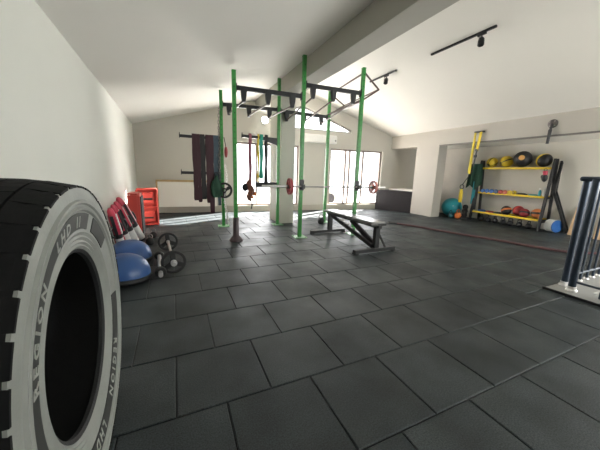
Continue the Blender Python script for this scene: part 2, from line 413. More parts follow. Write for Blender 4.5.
# stair opening: stone kerb, steps, dark shaft walls
mb = MB()
mb.prism([(SX, SY), (7.15, SY), (7.15, SY-.30), (SX+.32, SY-.30), (SX+.32, -3.0), (SX, -3.0)], -.15, .022, 'xy')
struct(mb.build('trim_8', stone_m, bevel=.004), 'pale stone kerb edging the stair opening')
mb = MB()
mb.prism([(SX-.012, SY+.012), (7.15, SY+.012), (7.15, SY), (SX, SY), (SX, -3.0), (SX-.012, -3.0)], -.02, .026, 'xy')
struct(mb.build('trim_9', black_m), 'black metal edge strip round the stone kerb')
mb = MB()
for i in range(6): mb.box((4.35+.28*i+.14+.0, -.0, -.3-.17*i), (.3, 2.4, .08))
mb.box((5.6, -.9, -1.55), (3.1, 4.2, .05))
struct(mb.build('trim_10', stone_m), 'stone stairs going down in the opening')
mb = MB().box((5.63, SY-.32, -.85), (3.06, .04, 1.45)).box((4.1, -.9, -.85), (.04, 4.2, 1.45)).box((7.17, -.9, -.8), (.04, 4.2, 1.55)).box((5.6, -3.0, -.85), (3.1, .04, 1.5))
struct(mb.build('trim_11', pale_m), 'pale walls of the stair shaft')

# outside: terrace, parapet of the terrace and an outdoor unit
struct(MB().box((4, 12.2, -.12), (16, 7, .1)).build('trim_12', mat('terrace_tile', (.5, .48, .45), .7)), 'terrace outside the back windows')
# ------------------------------------------------------------------ wall fittings
def bp_(x, y, z):   # point on the back wall: x along, y out of the wall into the room is negative
    return Matrix.Translation(BL) @ Matrix.Rotation(BR, 4, 'Z') @ Vector((x, y, z))
def broot(name, x, y, z, label, cat, group=None): return root(name, bp_(x, y, z), label, cat, group, BR)

r = broot('radiator_cover', .34, -.14, .19, 'low cream panelled box with wooden top and side on back wall', 'radiator cover')
MB().box((0, 0, .34), (1.50, .16, .68)).build('front_panel', panel_m, r, bevel=.006)
MB().box((0, .01, .71), (1.58, .20, .05)).build('top_board', wood_m, r, bevel=.005)
MB().box((-.775, .01, .34), (.04, .20, .70)).build('side_board', wood_m, r, bevel=.004)

r = broot('air_conditioner', 4.36, -.11, 2.17, 'white wall air conditioner below the gable window', 'air conditioner')
MB().prism([(0, 0), (.20, 0), (.20, .27), (.03, .27), (-.01, .20)], -.56, .56, 'yz').build('body', mat('ac_white', (.78, .77, .74), .4), r, bevel=.012)
MB().box((0, -.005, .03), (1.0, .02, .045), rot=(.35, 0, 0)).build('vent_flap', white_m, r, bevel=.004)
MB().cyl((.50, -.012, .10), (.50, .01, .10), .03).build('display', steel_m, r)

r = broot('wall_lamp', 2.54, -.07, 2.62, 'glowing round lamp on the back wall left of the pillar', 'lamp')
MB().lathe([(.0, 0), (.12, 0), (.12, .03), (.10, .04)], (0, .07, .1), (0, -1, 0), 24).build('base', white_m, r, 40)
MB().lathe([(.10, .035), (.085, .075), (.045, .10), (0, .105)], (0, .07, .1), (0, -1, 0), 24).build('glass_cover', lamp_m, r, 60)

# track lights
def track(y0, y1, ys, label):
    x = 4.43; z = zc(x)
    r = root('track_light', (x, (y0+y1)/2, z), label, 'track light', 'black ceiling track lights')
    MB().box((0, 0, -.016), (.035, y1-y0, .032)).build('track', black_m, r, bevel=.003)
    dy = ys-(y0+y1)/2
    MB().box((0, dy, -.045), (.03, .13, .03)).cyl((0, dy, -.05), (0, dy, -.08), .010).build('adapter', black_m, r)
    mb = MB().sweep(catmull([(-.055, dy, -.14), (-.05, dy, -.09), (0, dy, -.07), (.05, dy, -.09), (.055, dy, -.14)], 4), .006, 6); mb.build('yoke', steel_m, r, 40)
    ax = Vector((-.25, -.2, -1)).normalized(); c = Vector((0, dy, -.10))
    mb = MB().lathe([(0, -.01), (.028, -.005), (.043, .02), (.046, .11), (.041, .115), (.036, .10), (0, .095)], c, ax, 20); mb.build('spot_head', black_m, r, 40)
    return r
track(2.92, 4.06, 3.13, 'nearer black track light on the right ceiling slope')
track(4.95, 5.82, 5.25, 'farther black track light behind the rig frame')

# ------------------------------------------------------------------ pull-up rig
FP = [(.943, 4.758), (2.138, 4.664), (3.32, 4.577)]
BP = [(.945, 6.135), (2.16, 5.99), (3.42, 5.98)]
FT = [2.79, 3.19, 3.17]; BT = [2.82, 3.19, 3.12]
rig = root('pull_up_rig', (2.138, 5.3, 0), 'large green and black steel pull-up rig with six posts', 'pull-up rig')
def pole(p, top, front):
    a = R_(-4.4); M = Matrix.Translation((p[0], p[1], 0)) @ Matrix.Rotation(a, 4, 'Z')
    mb = MB(); mb.box((0, 0, top/2+.005), (.065, .065, top-.01), M=M)
    bmesh.ops.bevel(mb.b, geom=mb.b.edges[:], offset=.006, segments=2, affect='EDGES', profile=.5)
    old = set(mb.b.faces); z = .35
    while z < top-.1:
        mb.cyl(M @ Vector((0, -.0335, z)), M @ Vector((0, -.0315, z)), .0085, n=8)
        mb.cyl(M @ Vector((-.0335, 0, z)), M @ Vector((-.0315, 0, z)), .0085, n=8)
        z += .1
    for f in mb.b.faces:
        if f not in old: f.material_index = 1
    po = mb.build('post', green_m, rig, world=True); po.data.materials.append(kvinyl_m)
    return po, M
for i, (p, t_) in enumerate(zip(FP+BP, FT+BT)):
    po, M = pole(p, t_, i < 3)
    if i == 0:
        MB().lathe([(.0, 0), (.12, 0), (.12, .02), (.095, .05), (.055, .10), (.05, .42), (.0, .42)], (p[0], p[1], 0), (0,0,1), 24).build('foot_sleeve', mat('brown_sleeve', (.05, .03, .035), .35), po, 40, world=True)
    else:
        mb = MB().box((0, 0, .006), (.24, .24, .012), M=M)
        for sx in (-1, 1):
            for sy in (-1, 1): mb.cyl(M @ Vector((sx*.09, sy*.09, .012)), M @ Vector((sx*.09, sy*.09, .024)), .012, n=6)
        mb.build('base_plate', mat('pale_green_plate', (.22, .45, .24), .35), po, world=True)
    MB().box((0, 0, t_), (.068, .068, .012), M=M).build('end_cap', black_m if False else green_m, po, world=True)
def crossbeam(a, b_, z, th=.07):
    A = Vector((*a, z)); B = Vector((*b_, z)); d = (B-A).normalized()
    A = A + d*.034; B = B - d*.034
    mb = MB().beam(A, B, .05, th)
    for P_, s_ in ((A, 1), (B, -1)):
        mb.beam(P_ + d*s_*.002, P_ + d*s_*.012, .09, .13)
    mb.build('crossbeam', black_m, rig, bevel=.004, world=True)
    return A, B
zf = [2.54, 2.73]; zb = [2.56, 2.54]
for i in range(2):
    crossbeam(FP[i], FP[i+1], zf[i]); crossbeam(BP[i], BP[i+1], zb[i])
def gus(x, y, z, drop, s_):
    mb = MB(); mb.prism([(x-.055, z+.02), (x+.055, z+.02), (x+.042, z-drop*.55), (x+.022, z-drop), (x-.022, z-drop), (x-.042, z-drop*.55)], y-.032, y+.032)
    return mb.build('rung_bracket', black_m, rig, bevel=.003, world=True)
for i, fx in ((0, .13), (0, .47), (0, .83), (1, .15), (1, .49), (1, .84)):
    def ip(P_): return (P_[i][0]+(P_[i+1][0]-P_[i][0])*fx, P_[i][1]+(P_[i+1][1]-P_[i][1])*fx)
    f_, k_ = ip(FP), ip(BP)
    gus(f_[0], f_[1], zf[i], .21, 1); gus(k_[0], k_[1], zb[i], .20, 1)
    MB().cyl((f_[0], f_[1], zf[i]-.18), (k_[0], k_[1], zb[i]-.17), .0165, n=12).build('rung', brown_m, rig, 40, world=True)
# side ties at the left and middle frames
for a, b_, z in ((FP[2], BP[2], 2.60),):
    MB().beam((a[0], a[1]+.034, z), (b_[0], b_[1]-.034, z), .05, .05).build('side_tie', brown_m, rig, bevel=.003, world=True)
# prism shaped grip frame on the right posts
f1, f2, f3 = Vector((3.345, 4.577, 3.10)), Vector((3.72, 4.60, 2.86)), Vector((3.345, 4.577, 2.62))
b1, b2, b3 = Vector((3.44, 5.98, 3.06)), Vector((3.86, 6.02, 2.86)), Vector((3.44, 5.98, 2.60))
for n_, a, b_ in (('frame_strut', f1, f2), ('frame_strut', f2, f3), ('frame_strut', b1, b2), ('frame_strut', b2, b3), ('grip_bar', f1, b1), ('grip_bar', f2, b2)):
    MB().cyl(a, b_, .017, n=12).build(n_, brown_m, rig, 40, world=True)
# arms holding the bands
def arm(p0, p1, th=.055):
    mb = MB().beam(p0, p1, .05, th); d = (Vector(p1)-Vector(p0)).normalized()
    mb.beam(Vector(p1), Vector(p1)+d*.01, .06, th+.03).beam(Vector(p1)+Vector((0,0,th*.3)), Vector(p1)+Vector((0,0,th*.3+.05)), .05, .012)
    mb.build('storage_arm', black_m, rig, bevel=.003, world=True)
arm((.912, 6.13, 1.87), (.13, 6.10, 1.87)); arm((.912, 6.13, 1.155), (.13, 6.10, 1.155))
arm((2.127, 5.99, 1.93), (1.35, 6.02, 1.955), .06); arm((2.127, 5.99, .93), (1.66, 6.02, .93), .11)
# gusset under the upper right arm
MB().prism([(2.127, 1.96), (1.78, 1.96), (1.78, 1.90), (2.127, 1.80)], 5.97, 6.01).build('arm_gusset', black_m, rig, bevel=.003, world=True)
# J cups for the bar
for p in (FP[1], FP[2]):
    mb = MB().box((p[0], p[1]-.036, 1.0), (.085, .012, .20)).box((p[0], p[1]-.075, .945), (.06, .09, .02)).box((p[0], p[1]-.125, .975), (.06, .012, .08)).box((p[0]+.04, p[1], 1.0), (.012, .09, .16))
    mb.build('bar_hook', black_m, rig, bevel=.003, world=True)

# barbell resting in the hooks
bdir = (Vector((*FP[2], 0))-Vector((*FP[1], 0))).normalized()
def onbar(x): t_ = (x-FP[1][0])/bdir.x; return Vector((x, FP[1][1]-.088+bdir.y*t_, .974))
bar = root('barbell', onbar(2.7), 'long steel barbell racked across the green rig', 'barbell')
MB().cyl(onbar(1.85), onbar(3.62), .014, n=16).build('shaft', steel_m, bar, 40, world=True)
for a, b_ in ((1.38, 1.85), (3.62, 3.95)): MB().cyl(onbar(a), onbar(b_), .024, n=16).build('sleeve', chrome_m, bar, 40, world=True)
for x in (1.85, 3.62): MB().cyl(onbar(x-.012), onbar(x+.012), .035, n=16).build('collar', steel_m, bar, 40, world=True)
def plate_geo(Rr, th, hub, spokes=3, rin=None):
    # spoked plate about local Z
    mb = MB(); rin = rin or Rr*.74
    mb.lathe([(rin, -th/2), (Rr, -th/2), (Rr, th/2), (rin, th/2)], n=40, closed=True)
    mb.lathe([(.026, -th/2), (hub, -th/2), (hub, th/2), (.026, th/2)], n=24, closed=True)
    for k in range(spokes):
        a = 2*PI*k/spokes + .5; d = Vector((math.cos(a), math.sin(a), 0))
        mb.beam(d*(hub-.01), d*(rin+.01), hub*1.35, th*.8)
    return mb
def plate(x, Rr, th, m_, label, grp):
    r = root('weight_plate', onbar(x), label, 'weight plate', grp)
    r.rotation_euler = Vector((0,0,1)).rotation_difference(bdir).to_euler()
    plate_geo(Rr, th, .055, 3).build('disc', m_, r, 40, bevel=.004)
    MB().lathe([(Rr*.985, -th/2-.003), (Rr*1.01, -th/2-.003), (Rr*1.01, th/2+.003), (Rr*.985, th/2+.003)], n=40, closed=True).build('rim', m_, r, 40)
    return r
plate(1.915-.03, .145, .035, platered_m, 'dark red plate on the left end of the racked barbell', None)
plate(3.60+.06, .135, .035, mat('faded_red_plate', (.50, .17, .14), .45), 'faded red plate on the right end of the racked barbell', None)

# ------------------------------------------------------------------ resistance bands
def band(x, y, ztop, zbot, wid, m_, label, ry=0, name='resistance_band', thick=.05):
    # flat loop hung over an arm that runs along x
    loc = (x, y, ztop)
    pts = []
    h = ztop-zbot
    for k in range(7): a = PI*k/6; pts.append((0, math.cos(a)*.042, math.sin(a)*.03))
    for k in range(1, 9): z = -h*k/8; pts.append((math.sin(k*1.3+x*9)*.008, -.042+.012*math.sin(k/8*PI), z))
    for k in range(1, 6): a = PI*k/6; pts.append((0, -math.cos(a)*.042, -h-math.sin(a)*.03))
    for k in range(8, 0, -1): z = -h*k/8; pts.append((math.sin(k*1.1+x*5)*.008, .042-.012*math.sin(k/8*PI), z))
    b_ = bmesh.new(); rings = []
    for i, p in enumerate(pts):
        pv, nx = Vector(pts[i-1]), Vector(pts[(i+1) % len(pts)]); d = (nx-pv); d.x = 0; d.normalize(); nrm = Vector((0, -d.z, d.y))
        P_ = Vector(p); rings.append([b_.verts.new(P_ + Vector((sx*wid/2, 0, 0)) + nrm*sn*.0035) for sx, sn in ((-1,-1),(1,-1),(1,1),(-1,1))])
    for i in range(len(rings)):
        A, B = rings[i], rings[(i+1) % len(rings)]
        for k in range(4): b_.faces.new((A[k], A[(k+1)%4], B[(k+1)%4], B[k]))
    mb = MB(); mb.b.free(); mb.b = b_
    o = mb.build(name, m_, smooth=50); o.location = loc; o.rotation_euler = (0, 0, ry)
    return tag(o, label, 'resistance band', 'bands hanging on the rig arms')
zt = 1.90
band(.40, 6.105, zt, .62, .085, maroon_m, 'maroon band hanging leftmost on the far left rig arm')
band(.475, 6.108, zt, .58, .06, maroon_m, 'narrow maroon band beside the leftmost band')
band(.555, 6.110, zt, .64, .085, grey_m, 'charcoal band between the maroon bands on the left arm')
band(.645, 6.113, zt, .56, .06, maroon_m, 'maroon band just right of the wide charcoal band')
band(.72, 6.115, zt, .34, .085, maroon_m, 'longest maroon band hanging on the left rig arm')
band(.80, 6.118, zt, .72, .07, slate_m, 'slate blue band hanging near the back left post')
band(.87, 6.12, zt, .50, .06, slate_m, 'slate band hanging against the back left post')
zt2 = 1.985
band(1.52, 6.015, zt2, .95, .05, pink_m, 'rose pink band hanging left of the yellow band')
band(1.70, 6.01, zt2, 1.02, .025, yel_m, 'thin yellow band on the right storage arm')
band(1.77, 6.01, zt2, 1.10, .06, tealb_m, 'green band next to the thin yellow band')
band(1.88, 6.005, zt2, .93, .05, grey_m, 'black band nearest the pillar on right arm')
# bag of straps below the pink band
r = root('strap_bag', (1.50, 5.98, .75), 'bundled tan and orange cloth straps hanging beneath rose band', 'strap bundle')
mb = MB().sweep(catmull([(.02, 0, .30), (-.03, .02, .18), (.03, -.02, .05), (-.02, 0, -.10), (.03, 0, -.18)], 5), [.02+.05*math.sin(PI*k/20) for k in range(21)], 10)
mb.build('cloth_wrap', tan_m, r, 60)
MB().sphere((-.10, 0, .12), .07, sq=(1, .6, 1.2)).build('foam_grip', rubber_m, r, 60)
MB().sphere((.10, 0, -.02), .05, sq=(1, .6, 1)).sphere((.06, .02, -.1), .035, sq=(1, .6, 1)).build('orange_handle', orange_m, r, 60)
MB().sweep(catmull([(.02, 0, -.15), (.05, 0, -.26), (.04, .01, -.36)], 5), .016, 8).build('strap_tail', black_m, r, 60)

# chains and a plate hung on the back left post
def chain(pts, label, m_, rr=.018):
    mb = MB(); P_ = catmull(pts, 7)
    for i in range(len(P_)-1):
        c = (P_[i]+P_[i+1])/2; d = (P_[i+1]-P_[i]).normalized()
        s_ = Vector((1,0,0)) if i % 2 else Vector((0,1,0)); ax = d.cross(s_).normalized()
        u = d; v = ax.cross(d)
        loop = [c + u*math.cos(2*PI*k/10)*((P_[i+1]-P_[i]).length*.72) + v*math.sin(2*PI*k/10)*rr for k in range(10)]
        mb.sweep(loop, .006, 5, closed=True)
    o = mb.build('chain', m_, smooth=50, loc=P_[0]); return tag(o, label, 'chain')
chain([(.90, 6.085, 2.50), (.875, 6.06, 2.1), (.89, 6.07, 1.75), (.87, 6.055, 1.3), (.885, 6.05, 1.0)], 'black chain hanging down the back left green post', steel_m)
chain([(.99, 6.07, 1.35), (1.02, 6.05, 1.05), (.96, 6.03, .62), (1.0, 6.0, .30), (1.04, 5.98, .06)], 'grey chain trailing below the black hung plate', chrome_m)
r = root('weight_plate', (.96, 6.04, .80), 'black spoked plate hung on the back left post', 'weight plate'); r.rotation_euler = (PI/2, 0, 0)
plate_geo(.17, .045, .05, 3).build('disc', rubber_m, r, 40, bevel=.004)
r = root('cable_handle', (.80, 6.03, .95), 'dark green cloth bag hung by the back left post', 'bag')
mb = MB().lathe([(0, 0), (.07, .0), (.11, .06), (.12, .20), (.09, .33), (.035, .40), (.03, .46), (0, .46)], (0, 0, -.30), (0,0,1), 16, scale=(1, .5)); mb.build('bag_body', dgreen_m, r, 60)
MB().torus((0, 0, .19), (0, 1, 0), .035, .007).build('drawstring', black_m, r, 40)
r.name = 'drawstring_bag'
r = root('boxing_pad', (1.01, 6.02, 1.60), 'small dark red pad hanging beside the back left post', 'pad')
MB().sphere((0, 0, 0), .10, sq=(.35, .5, 1.15)).build('pad_body', dred_m, r, 60)
MB().cyl((0, 0, .1), (-.03, .04, .3), .008).build('cord', black_m, r)

# ------------------------------------------------------------------ flat bench
bn = root('weight_bench', (2.88, 4.05, 0), 'black flat weight bench with grey pad before the rig', 'bench')
YN, YF = -.71, .78
for y in (YN, YF):
    fo = MB().box((-.01, y, .045), (.80, .075, .055)).build('foot', black_m, bn, bevel=.006)
    for sx in (-1, 1): MB().box((-.01+sx*.37, y, .012), (.07, .085, .024)).build('foot_pad', rubber_m, fo, bevel=.004)
MB().box((.02, YN+.02, .24), (.085, .07, .34)).build('upright', black_m, bn, bevel=.005)
MB().box((.02, YF-.02, .24), (.085, .07, .34)).build('upright', black_m, bn, bevel=.005)
MB().box((.0, .01, .425), (.07, 1.60, .05)).build('main_rail', black_m, bn, bevel=.005)
MB().beam((-.02, YF-.12, .40), (-.02, YN+.05, .09), .05, .06).build('diagonal_brace', black_m, bn, bevel=.005)
MB().beam((.045, .05, .40), (.045, YN+.06, .09), .04, .09).build('ladder_brace', steel_m if False else dark_m, bn, bevel=.005)
for k in range(5): MB().beam((-.045, .30-.15*k, .355-.052*k), (.06, .30-.15*k, .355-.052*k), .022, .035).build('ladder_notch', steel_m, bn, bevel=.003)
MB().beam((.20, YN+.0, .07), (.05, YN-.0, .30), .025, .025).build('side_brace', black_m, bn)
MB().box((0, .28, .475), (.29, .98, .055)).build('back_pad', pad_m, bn, bevel=.02, seg=3)
MB().box((0, -.485, .475), (.29, .52, .055)).build('seat_pad', pad_m, bn, bevel=.02, seg=3)
MB().box((0, -.735, .45), (.30, .03, .03)).build('pad_end', rubber_m, bn, bevel=.004)

r = root('kettlebell', (3.22, 5.78, 0), 'black kettlebell on floor behind far end of bench', 'kettlebell')
kb = r
def ketl(r, m_, s=1.0):
    MB().lathe([(0, 0), (.06*s, 0), (.085*s, .03*s), (.10*s, .085*s), (.09*s, .14*s), (.06*s, .175*s), (.03*s, .19*s), (0, .195*s)], n=24).build('bell', m_, r, 60)
    MB().sweep(catmull([(-.045*s, 0, .16*s), (-.065*s, 0, .21*s), (-.05*s, 0, .265*s), (0, 0, .28*s), (.05*s, 0, .265*s), (.065*s, 0, .21*s), (.045*s, 0, .16*s)], 4), .014*s, 8).build('handle', steel_m if m_ is rubber_m else m_, r, 60)
ketl(r, rubber_m, .85)

# ------------------------------------------------------------------ truck tyre
ty = root('truck_tire', (-.50, 1.18, 0), 'huge worn black truck tyre standing against the left wall', 'tire')
TC = Vector((-.50, 1.18, .592)); Rt = .59
# body profile about X axis: (radius, offset) right side is +X
half = [(.335, .152), (.345, .160), (.352, .156), (.360, .163), (.368, .159), (.378, .167), (.386, .163), (.398, .170), (.405, .168), (.475, .178), (.480, .186), (.487, .188), (.492, .181), (.500, .182), (.505, .190), (.513, .191), (.518, .183), (.535, .186), (.552, .183), (.566, .180)]
def rev(o): return [(r_, -x_) for r_, x_ in reversed(o)]
prof = half + [(.566, .13), (.566, -.13)] + rev(half) + [(.325, -.10), (.325, -.085), (.40, -.118), (.53, -.11), (.545, 0), (.53, .11), (.40, .118), (.325, .085), (.325, .10)]
MB().lathe(half + [(.566, .16), (.566, -.16)] + rev(half), TC, (1,0,0), 96).build('sidewall', side_m, ty, 35, world=True)
MB().lathe([(.335, .152), (.322, .145), (.322, .130), (.40, .158), (.53, .14), (.545, 0), (.53, -.14), (.40, -.158), (.322, -.130), (.322, -.145), (.335, -.152)], TC, (1,0,0), 96).build('inner_liner', rubber_m, ty, 40, world=True)
# tread ribs of separate blocks
def tq(a, rr, o): return TC + Vector((o, rr*math.sin(a), rr*math.cos(a)))
MB().lathe([(.561, -.178), (.572, -.165), (.577, 0), (.572, .165), (.561, .178)], TC, (1,0,0), 96).build('tread_base', tread_m, ty, 40, world=True)
mb = MB(); NB = 40
ribs = [(-.184, -.100), (-.093, -.035), (-.027, .027), (.035, .093), (.100, .184)]
for j, (o0, o1) in enumerate(ribs):
    for k in range(NB):
        ph = (j*.37) % 1
        if j in (0, 4):
            a0 = 2*PI*(k+ph+.008)/NB; a1 = 2*PI*(k+ph+.992)/NB; nk = .09
        else: a0 = 2*PI*(k+ph+.02)/NB; a1 = 2*PI*(k+ph+.98)/NB; nk = 0
        sk = (.25 if j % 2 else -.25)/NB*2
        vs = []
        for rr in (.560, Rt):
            for o, s_ in ((o0, -1), (o1, 1)):
                out = (j == 4 and s_ == 1) or (j == 0 and s_ == -1)
                for a in (a0, (a0+a1)/2, a1):
                    r2 = rr - (.022 if out and rr == Rt else (.006 if abs(o) > .07 and rr == Rt else 0))
                    ins = nk*(a1-a0) if out else 0
                    aa = a + (ins if a == a0 else (-ins if a == a1 else 0))
                    vs.append(mb.b.verts.new(tq(aa + s_*sk, r2, o)))
        for f_ in ((6,7,10,9),(7,8,11,10),(0,1,7,6),(1,2,8,7),(3,4,10,9),(4,5,11,10),(0,3,9,6),(2,5,11,8)): mb.b.faces.new([vs[q] for q in f_])
mb.build('tread', tread_m, ty, world=True)
def arcband(a0, a1, r0, r1, x0, x1, m_, name, n=40):
    mb = MB(); rings = []
    for k in range(n+1):
        a = a0+(a1-a0)*k/n
        rings.append([mb.b.verts.new(tq(a, rr, o)) for rr, o in ((r0, x0), (r1, x1), (r1, x1+.003), (r0, x0+.003))])
    for A, B in zip(rings[:-1], rings[1:]):
        for k in range(4): mb.b.faces.new((A[k], A[(k+1)%4], B[(k+1)%4], B[k]))
    mb.b.faces.new(rings[0]); mb.b.faces.new(rings[-1][::-1])
    return mb.build(name, m_, ty, world=True)
arcband(R_(-112), R_(18), .410, .470, .1688, .1775, sdark_m, 'name_band')
arcband(R_(92), R_(222), .410, .470, .1688, .1775, sdark_m, 'name_band')
arcband(R_(26), R_(50), .410, .470, .1688, .1775, sdark_m, 'side_patch', 12)
def text_on(txt, a_mid, r0, h, x, m_, name, spread):
    cu = bpy.data.curves.new(name, 'FONT'); cu.body = txt; cu.size = h*1.38; cu.extrude = .0022; cu.offset = .0012; cu.align_x = 'CENTER'; cu.space_character = spread; cu.resolution_u = 2
    to = bpy.data.objects.new(name, cu); C.objects.link(to)
    dg = bpy.context.evaluated_depsgraph_get(); me = bpy.data.meshes.new_from_object(to.evaluated_get(dg)); bpy.data.objects.remove(to)
    for v in me.vertices:
        u, vv, dz = v.co; rr = r0 + vv; a = a_mid + u/(r0+h/2)
        v.co = tq(a, rr, x + .143*(rr-r0) + dz) - Vector(ty.location)
    me.materials.clear(); me.materials.append(m_)
    o = bpy.data.objects.new(name, me); C.objects.link(o); o.parent = ty; return o
for w_, a_ in (('REGION', -60), ('LHD', -17), ('II', 3)): text_on(w_, R_(a_), .419, .040, .1725, letter_m, 'raised_lettering', 1.5)
for w_, a_ in (('REGION', 140), ('LHD', 183), ('II', 205)): text_on(w_, R_(a_), .419, .040, .1725, letter_m, 'raised_lettering', 1.5)

# ------------------------------------------------------------------ balance domes
def bosu(loc, label, rot):
    r = root('balance_dome', loc, label, 'balance dome', 'blue half ball balance trainers'); r.rotation_euler = rot
    MB().lathe([(0, .0), (.21, 0), (.25, .012), (.265, .035), (.26, .055), (0, .055)], n=48).build('platform', rubber_m, r, 40)
    pr = [(.252, .05)]
    for k in range(1, 15):
        a = PI/2*k/14; pr.append((.250*math.cos(a)**.85, .055+.225*math.sin(a)))
    pr[-1] = (0, .28)
    MB().lathe(pr, n=48).build('dome', blue_m, r, 60)
    MB().torus((0, 0, .058), (0,0,1), .253, .010, 48).build('rim', rubber_m, r, 60)
    return r
bosu((-.555, 3.36, .02), 'nearer blue half ball on black platform by left wall', (0, R_(4), 0))
bosu((-.585, 4.02, .02), 'farther blue half ball behind the nearer one', (0, R_(4), .4))

# ------------------------------------------------------------------ short barbells
def short_bar(p0, p1, z, label, name='short_barbell', plain=False):
    a, b_ = Vector((*p0, z)), Vector((*p1, z)); d = (b_-a).normalized(); L_ = (b_-a).length
    r = root(name, (a+b_)/2, label, 'barbell')
    MB().cyl(a+d*.12, b_-d*.12, .024 if plain else .017, n=14).build('shaft', chrome_m, r, 40, world=True)
    for s_, P_ in ((1, a), (-1, b_)):
        MB().cyl(P_, P_+d*s_*.16, .024, n=14).build('sleeve', chrome_m, r, 40, world=True)
        if plain: MB().lathe([(0, -.03), (.055, -.03), (.062, 0), (.055, .03), (0, .03)], P_+d*s_*.13, d, 20).build('head', rubber_m, r, 40, world=True)
        else: MB().lathe([(.02, -.02), (.036, -.02), (.036, .02), (.02, .02)], P_+d*s_*.06, d, 12, closed=True).build('collar', chrome_m, r, 40, world=True)
    return a, b_, d
a, b_, d = short_bar((-.055, 3.32), (-.15, 4.56), .14, 'short chrome barbell on floor between two black plates')
for P_, lb in ((a+d*.10, 'nearer black spoked plate on the short floor barbell'), (b_-d*.10, 'farther black spoked plate on the short floor barbell')):
    r = root('weight_plate', P_, lb, 'weight plate'); r.rotation_euler = Vector((0,0,1)).rotation_difference(d).to_euler()
    pg = plate_geo(.138, .035, .042, 3, rin=.108); pg.build('disc', rubber_m, r, 40, bevel=.004)
short_bar((-.195, 3.22), (-.255, 4.15), .062, 'plain chrome bar with small black heads beside the blue domes', 'chrome_dumbbell', True)

# ------------------------------------------------------------------ leaning training bags
def tbag(base, top, rr, label, off_=.5, name='training_bag'):
    a, b_ = Vector(base), Vector(top); d = (b_-a).normalized(); L_ = (b_-a).length
    r = root(name, a, label, 'training bag', 'red white and black training bags leaning on the left wall'); r.rotation_euler = Vector((0,0,1)).rotation_difference(d).to_euler()
    MB().lathe([(rr*.90, .0), (rr, .03), (rr, L_*.34), (rr*.97, L_*.34)], n=24).build('white_sleeve', wvinyl_m, r, 50)
    MB().lathe([(rr*.98, L_*.42), (rr, L_*.43), (rr*.95, L_*.80), (rr*.72, L_*.95), (rr*.4, L_), (0, L_)], n=24).build('red_sleeve', rvinyl_m, r, 50)
    MB().lathe([(rr*.98, L_*.33), (rr*1.03, L_*.34), (rr*1.03, L_*.42), (rr*.98, L_*.43)], n=24).build('black_belt', kvinyl_m, r, 50)
    for k in range(4):
        a_ = k*PI/2+off_; c_, s_ = math.cos(a_), math.sin(a_)
        mm_ = (wvinyl_m, kvinyl_m, wvinyl_m, kvinyl_m)[k]
        MB().beam((c_*rr*1.0, s_*rr*1.0, L_*.42), (c_*rr*.93, s_*rr*.93, L_*.86), .038, .012, up=(c_, s_, 0)).build('white_stripe' if k % 2 == 0 else 'black_stripe', mm_, r)
        if k in (1, 2): MB().beam((c_*rr*1.0, s_*rr*1.0, L_*.06), (c_*rr*1.0, s_*rr*1.0, L_*.34), .045, .012, up=(c_, s_, 0)).build('red_stripe', rvinyl_m, r)
    MB().lathe([(0, -.01), (rr*.93, -.01), (rr*.95, .01), (rr*.7, .015)], n=24).lathe([(rr*.45, -.02), (rr*.9, -.02), (rr*.93, -.005)], n=24).build('end_ring', kvinyl_m, r, 50)
    MB().lathe([(0, -.025), (rr*.42, -.025), (rr*.45, -.01)], n=20).build('end_disc', wvinyl_m, r, 50)
    for k in (1, 4):
        an = k*PI/3; c_, s_ = math.cos(an), math.sin(an)
        MB().sweep(catmull([(c_*rr, s_*rr, L_*.38), (c_*(rr+.05), s_*(rr+.05), L_*.43), (c_*(rr+.05), s_*(rr+.05), L_*.57), (c_*rr, s_*rr, L_*.62)], 4), .013, 6).build('handle', kvinyl_m, r, 50)
    return r
tbag((-.72, 4.42, .07), (-.785, 4.18, .70), .052, 'red topped training bag nearest the tyre', 0)
tbag((-.67, 4.64, .07), (-.785, 4.38, .72), .052, 'red topped training bag second from the tyre', 1.1)
tbag((-.61, 4.86, .07), (-.78, 4.56, .74), .054, 'red topped training bag third from the tyre', .3)
tbag((-.55, 5.06, .08), (-.78, 4.76, .78), .058, 'red topped training bag farthest from the tyre, by the red steps', .8)

# ------------------------------------------------------------------ step platforms standing on end
def step(loc, label, rz):
    r = root('exercise_step', loc, label, 'exercise step', 'red step platforms standing on end'); r.rotation_euler = (0, 0, rz)
    # local: length up z, width along x, thickness along y; top surface faces +y
    mb = MB().prism([(-.20, .04), (.20, .04), (.20, .76), (.14, .80), (-.14, .80), (-.20, .76)], .05, .09); 
    mb.build('deck', red_m, r, bevel=.01)
    MB().prism([(-.18, .06), (.18, .06), (.18, .74), (-.18, .74)], .09, .105).build('rubber_top', rubber_m, r, bevel=.003)
    mb = MB()
    for x in (-.19, .19): mb.box((x, -.02, .40), (.025, .15, .74))
    for z in (.03, .40, .79): mb.box((0, -.02, z), (.38, .15, .025))
    mb.build('skirt', red_m, r, bevel=.008)
    for z in (.20, .60):
        mb = MB().box((0, -.045, z), (.26, .10, .24), rot=(PI/2 if False else 0, 0, 0)); mb.build('leg_block', red_m, r, bevel=.03)
        MB().box((0, -.098, z-.02), (.20, .01, .035)).build('slot', kvinyl_m, r)
    return r
step((-.56, 6.66, 0), 'red step platform standing upright with its underside showing', R_(4))
step((-.645, 5.50, 0), 'red step platform edge-on with black rubber top', R_(-90))
r = root('kettlebell', (-.40, 5.42, 0), 'small black kettlebell on floor before the red steps', 'kettlebell'); ketl(r, rubber_m, .55)
r = root('kettlebell', (-.42, 4.90, 0), 'black kettlebell with grey handle behind the blue domes', 'kettlebell'); ketl(r, rubber_m, .62)

